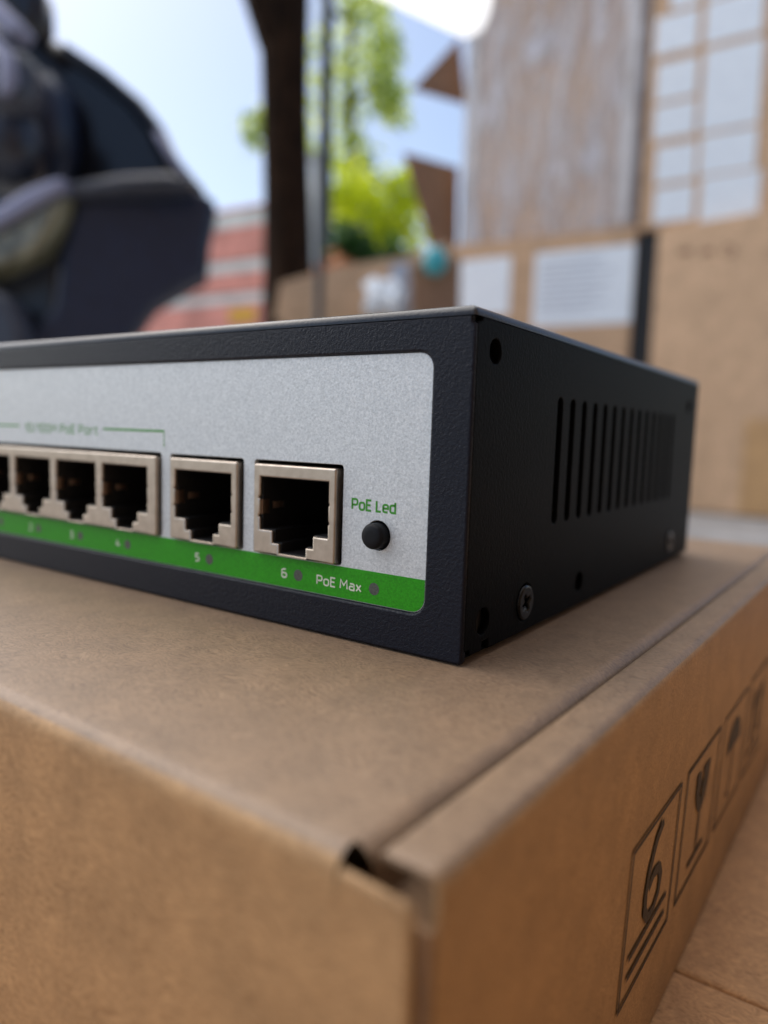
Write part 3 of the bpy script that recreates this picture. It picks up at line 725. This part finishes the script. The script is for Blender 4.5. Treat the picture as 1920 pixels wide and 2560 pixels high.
# ------------------------------------------------------------------ trees and posts
def leaves(centers, n, size, mat_seed=0):
    v, f = [], []
    rnd = random.Random(mat_seed)
    for _ in range(n):
        c, r = rnd.choice(centers)
        while True:
            d = Vector((rnd.uniform(-1, 1), rnd.uniform(-1, 1), rnd.uniform(-1, 1)))
            if d.length < 1: break
        p0 = Vector(c) + Vector((d.x * r[0], d.y * r[1], d.z * r[2]))
        a = Vector((rnd.gauss(0, 1), rnd.gauss(0, 1), rnd.gauss(-0.5, 0.7))).normalized(); b = a.cross(Vector((rnd.gauss(0, 1), rnd.gauss(0, 1), rnd.gauss(0, 1)))).normalized()
        L = size * rnd.uniform(0.6, 1.3); w = L * 0.36; n0 = len(v); k = a.cross(b) * L * 0.12
        v += [p0, p0 + a * L * .45 + b * w + k, p0 + a * L, p0 + a * L * .45 - b * w + k, p0 + a * L * .5]
        f += [(n0, n0 + 1, n0 + 4), (n0 + 1, n0 + 2, n0 + 4), (n0 + 2, n0 + 3, n0 + 4), (n0 + 3, n0, n0 + 4)]
    return v, f
def px_ell(u, v, t_, ru, rv, depth): return (at(u, v, t_), (ru * t_ / FPX, depth, rv * t_ / FPX))
tb_ = at(720, 1180, 3.9); tb_ = Vector((tb_.x, tb_.y, GZ))
tr = thing('shade_tree', 'dark brown tree trunk left of the grey posts, crown above the picture', 'tree', tuple(tb_))
pts = [tb_ + Vector((0, 0, -0.05))] + [Vector((*(at(u, v, 3.9).xy), at(u, v, 3.9).z)) for u, v in ((722, 900), (720, 700), (718, 500), (713, 300), (712, 150), (708, 0), (700, -200), (692, -480))]
ms = Mesh().add(tube(pts, [0.17, 0.145, 0.132, 0.124, 0.120, 0.126, 0.14, 0.12, 0.08], 18, 0.14, 1.0))
pts = [at(u, v, 3.88) for u, v in ((715, 170), (690, 90), (655, 0), (610, -120), (540, -300))]
ms.add(tube(pts, [0.08, 0.105, 0.095, 0.08, 0.05], 12, 0.14, 4.0))
pts = [at(u, v, 3.9) for u, v in ((700, -150), (760, -330), (830, -500))]
ms.add(tube(pts, [0.07, 0.055, 0.03], 10, 0.14, 6.0))
obj('trunk', ms.v, ms.f, 'bark', tr)
ms = Mesh().add(leaves([px_ell(560, -420, 3.9, 200, 120, 0.5), px_ell(700, -560, 3.9, 260, 140, 0.6), px_ell(850, -520, 3.9, 180, 120, 0.5)], 1500, 0.10, 3))
obj('crown', ms.v, ms.f, 'leaf', tr, smooth=0, fix=False)

T2 = 6.5
t2b = at(905, 1170, T2); t2b = Vector((t2b.x, t2b.y, GZ))
t2 = thing('leafy_tree', 'bright green sunlit tree behind the grey posts', 'tree', tuple(t2b))
pts = [t2b] + [at(u, v, T2) for u, v in ((900, 800), (890, 500), (870, 250), (880, 60), (860, -120))]
ms = Mesh().add(tube(pts, [0.055, 0.05, 0.045, 0.04, 0.03, 0.015], 10, 0.1, 2.0))
for a in (((890, 480), (950, 460), (1010, 500)), ((872, 260), (930, 220), (960, 250)), ((880, 60), (820, 20), (790, -40)), ((890, 500), (820, 560), (850, 600))):
    ms.add(tube([at(u, v, T2) for u, v in a], [0.03, 0.02, 0.01], 8))
obj('trunk', ms.v, ms.f, 'bark', t2)
ells = [px_ell(880, 60, T2, 70, 110, 0.4), px_ell(920, 20, T2, 60, 60, 0.3), px_ell(880, 210, T2, 75, 80, 0.35), px_ell(955, 215, T2, 30, 65, 0.2), px_ell(860, 370, T2, 60, 90, 0.3),
        px_ell(795, 260, T2, 22, 230, 0.3), px_ell(905, 440, T2, 60, 80, 0.3), px_ell(840, 560, T2, 30, 90, 0.3), px_ell(965, 130, T2, 40, 60, 0.2), px_ell(985, 260, T2, 20, 60, 0.2)]
ms = Mesh().add(leaves(ells, 1250, 0.10, 11)); obj('crown', ms.v, ms.f, 'leaf', t2, smooth=0, fix=False)
T3 = 5.2
s3 = at(960, 1180, T3); s3 = Vector((s3.x, s3.y, GZ))
sh = thing('yellow_green_shrub', 'yellow-green leafy shrub left of the lower brown flap', 'shrub', tuple(s3))
ms = Mesh()
for a in ((950, 540), (1010, 560), (900, 580), (980, 480)): ms.add(tube([s3, at(960, 800, T3), at(*a, T3)], [0.03, 0.022, 0.008], 8))
obj('stem', ms.v, ms.f, 'bark', sh)
ms = Mesh().add(leaves([px_ell(950, 520, T3, 90, 70, 0.3), px_ell(1020, 555, T3, 72, 60, 0.25), px_ell(900, 540, T3, 60, 80, 0.3), px_ell(940, 590, T3, 110, 50, 0.3), px_ell(880, 470, T3, 60, 60, 0.3), px_ell(1010, 470, T3, 40, 40, 0.2)], 1100, 0.08, 21))
obj('crown', ms.v, ms.f, 'leaf_yellow', sh, smooth=0, fix=False)
s4 = at(900, 1190, 4.6); s4 = Vector((s4.x, s4.y, GZ))
sh2 = thing('dark_shrub', 'darker green shrub below the yellow-green one', 'shrub', tuple(s4))
ms = Mesh().add(tube([s4, at(905, 800, 4.6), at(900, 640, 4.6)], [0.03, 0.02, 0.008], 8)); obj('stem', ms.v, ms.f, 'bark', sh2)
ms = Mesh().add(leaves([px_ell(870, 640, 4.6, 50, 45, 0.2), px_ell(960, 640, 4.6, 80, 26, 0.2), px_ell(885, 610, 4.6, 40, 50, 0.2)], 520, 0.08, 31)); obj('crown', ms.v, ms.f, 'leaf_dark', sh2, smooth=0, fix=False)
ms = Mesh().add(leaves([px_ell(845, 655, 4.4, 22, 26, 0.06), px_ell(815, 690, 4.4, 20, 16, 0.06)], 60, 0.07, 41)); obj('flower', ms.v, ms.f, 'peach_petal', sh2, smooth=0, fix=False)
# leaf spray left of the trunk
s5 = at(640, 330, 4.3); br = Mesh().add(leaves([px_ell(640, 320, 4.2, 24, 60, 0.1)], 90, 0.075, 51)); obj('twig_leaves', br.v, br.f, 'leaf', tr, smooth=0, fix=False)
# posts
def post(name, label, u0, v0, u1, v1, t_, r, mat):
    a = at(u0, v0, t_); b = at(u1, v1, t_); a = Vector((a.x, a.y, GZ)); b = Vector((a.x + (b.x - a.x), a.y + (b.y - a.y), b.z))
    o = thing(name, label, 'post', tuple(a))
    ms = Mesh().add(tube([a + (b - a) * k / 6 for k in range(7)], r, 16)); obj('shaft', ms.v, ms.f, mat, o)
    ms = Mesh().add(lathe([(r * 1.02, 0), (r * 1.25, 0.0), (r * 1.25, 0.03), (r * 1.02, 0.03)], 16), lambda x, y, z: b + Vector((x, y, z - 0.01))); obj('cap', ms.v, ms.f, mat, o)
    ms = Mesh().add(lathe([(r * 2, 0), (r * 2, 0.012), (r * 1.02, 0.016)], 16), lambda x, y, z: a + Vector((x, y, z))); obj('base_plate', ms.v, ms.f, mat, o)
post('grey_post', 'pale grey post right of the dark trunk, lower half of the gap', 792, 900, 800, 400, 4.9, 0.062, 'galvanised')
post('steel_post', 'thin dark steel post reaching up in front of the green tree', 822, 900, 826, -320, 4.5, 0.024, 'dark_steel')

# white awning sheet at the top
aw = thing('awning', 'bright white awning corner hanging in at the top of the picture', 'awning', tuple(at(1100, -60, 2.75)))
pts = [(930, -14), (1055, 44), (1165, 96), (1206, 74), (1224, 30), (1236, -40), (1240, -320), (820, -320), (860, -60)]
an = Vector((-0.55, 0.1, 0.83)).normalized(); ap = at(1165, 96, 2.62)
pts = [q for q in pts if q[1] > -330]
poly_thing('sheet', pts, [(ap - CAM).dot(an) / ray(*q).dot(an) for q in pts], 0.002, 'awning_sheet', aw, bev=0)
e0, e1_ = (at(*q, (ap - CAM).dot(an) / ray(*q).dot(an)) + Vector((0, 0, 0.012)) for q in ((820, -318), (1242, -318)))
ms = Mesh().add(tube([e0, e1_], 0.012, 10)); obj('rod', ms.v, ms.f, 'dark_steel', aw)
px1 = e0; ms = Mesh().add(tube([(px1.x, px1.y, GZ), tuple(px1)], 0.012, 10)); obj('pole', ms.v, ms.f, 'dark_steel', aw)

# ------------------------------------------------------------------ motor scooter on the left
TS = 1.25
sb = at(150, 1390, TS); sb = Vector((sb.x, sb.y, GZ))
sc = thing('motor_scooter', 'dark navy motor scooter parked behind the switch on the left', 'motor scooter', tuple(sb))
def part(name, pts, t_, thick, mat, bev=0.012): return poly_thing(name, pts, t_, thick, mat, sc, bev)
part('side_fairing', [(188, 486), (330, 470), (470, 452), (536, 505), (542, 528), (526, 600), (518, 690), (462, 716), (384, 760), (330, 830), (330, 1000), (60, 1060), (20, 900), (130, 760), (150, 620)],
     [TS - .02, TS, TS + .03, TS + .06, TS + .06, TS + .06, TS + .06, TS + .04, TS + .02, TS, TS, TS - .02, TS - .02, TS - .02, TS - .02], 0.07, 'charcoal_plastic', 0.014)
part('front_fairing', [(150, 620), (188, 486), (150, 500), (100, 640), (-60, 700), (-320, 760), (-320, 1050), (60, 1060), (140, 780)], TS + 0.02, 0.09, 'navy_paint')
part('upper_cowl', [(60, 40), (150, 96), (262, 170), (352, 245), (402, 312), (432, 384), (486, 446), (400, 470), (150, 490), (40, 560), (-200, 640), (-200, 40)], TS + 0.13, 0.10, 'black_gloss', 0.03)
part('cowl_rim', [(150, 92), (262, 166), (352, 241), (404, 310), (436, 384), (500, 460), (468, 462), (408, 392), (378, 324), (332, 262), (250, 190), (140, 118)], TS + 0.10, 0.05, 'navy_paint', 0.015)
part('trim_ridge', [(160, 452), (300, 430), (420, 425), (478, 446), (470, 460), (330, 472), (186, 492), (150, 480)], TS - 0.03, 0.05, 'grey_plastic')
part('turn_signal_lens', [(-200, 668), (0, 576), (100, 512), (162, 484), (140, 545), (112, 598), (92, 626), (0, 668), (-200, 745)], TS - 0.05, 0.05, 'lens_amber', 0.012)
part('silver_trim', [(-200, 610), (0, 508), (60, 470), (120, 446), (156, 440), (156, 472), (96, 506), (0, 562), (-200, 658)], TS - 0.06, 0.03, 'silver_trim', 0.008)
def spart(name, vf, mat): ms = Mesh().add(vf); return obj(name, ms.v, ms.f, mat, sc)
spart('handlebar', tube([at(-120, -60, TS), at(-20, 20, TS), at(40, 78, TS), at(76, 106, TS + .02)], [0.017, 0.018, 0.018, 0.012], 14), 'silver_trim')
part('mirror_housing', [(-80, -120), (70, -90), (104, -30), (106, 50), (84, 84), (20, 30), (-60, -20)], TS + 0.06, 0.05, 'black_gloss', 0.02)
spart('switch_housing', blob(at(30, 230, TS - .02), 0.05, 1.0, 1.0, 1.3, 2, amp=0.15), 'grey_plastic')
spart('brake_lever', tube([at(-30, 90, TS - .08), at(16, 140, TS - .08), at(24, 200, TS - .08), at(10, 240, TS - .08)], [0.008, 0.012, 0.014, 0.008], 12), 'silver_trim')
spart('headset_shroud', blob(at(10, 380, TS + .02), 0.085, 1.05, 0.8, 0.85, 6, amp=0.12), 'navy_paint')
spart('speedometer_pod', blob(at(110, 330, TS + .10), 0.075, 0.9, 0.8, 1.4, 12, amp=0.1), 'charcoal_plastic')
part('cowl_glint', [(380, 328), (398, 324), (438, 384), (474, 432), (458, 434), (414, 388)], TS + 0.06, 0.02, 'silver_trim', 0.004)  # pale strip painted in as the glint along the cowl's edge
# mudguard and front wheel, below
wc = at(-250, 1120, TS + 0.02); axis = (r2 * 0.25 - bk * 0.97).normalized(); e1 = axis.cross(Vector((0, 0, 1))).normalized()
wc = Vector((wc.x, wc.y, GZ + 0.235))
def ring(R, r, n=36, k=12, sq=1.0, a0=0, a1=360):
    v, f = [], []; full = (a1 - a0) >= 360
    m_ = n if full else n + 1
    for i in range(m_):
        th = rad(a0 + (a1 - a0) * i / n); rd = e1 * math.cos(th) + Vector((0, 0, 1)) * math.sin(th)
        for j in range(k):
            ph = 2 * math.pi * j / k; v.append(wc + rd * (R + r * math.cos(ph)) + axis * (r * sq * math.sin(ph)))
    for i in range(n if full else n):
        for j in range(k): f.append((i * k + j, ((i + 1) % m_) * k + j, ((i + 1) % m_) * k + (j + 1) % k, i * k + (j + 1) % k))
    return v, f
wheel = spart('front_wheel', ring(0.185, 0.05), 'tyre_rubber')
ms = Mesh().add(ring(0.135, 0.014, sq=2.2)); ms.add(lathe([(0.03, -0.05), (0.035, 0.05)], 16), lambda x, y, z: wc + e1 * x + Vector((0, 0, 1)) * y + axis * z)
for k in range(5):
    th = rad(72 * k); rd = e1 * math.cos(th) + Vector((0, 0, 1)) * math.sin(th); ms.add(tube([wc + rd * 0.02, wc + rd * 0.138], [0.016, 0.011], 8))
obj('rim', ms.v, ms.f, 'rim_alloy', wheel)
spart('mudguard', ring(0.262, 0.018, sq=4.0, a0=15, a1=170), 'grey_plastic')
spart('fork_leg', tube([wc + axis * 0.075, wc + axis * 0.075 + Vector((0, 0, 0.42))], 0.018, 12), 'dark_steel')
part('mudguard_flare', [(-160, 720), (0, 724), (34, 760), (60, 830), (70, 960), (-160, 960)], TS - 0.07, 0.05, 'grey_plastic', 0.015)
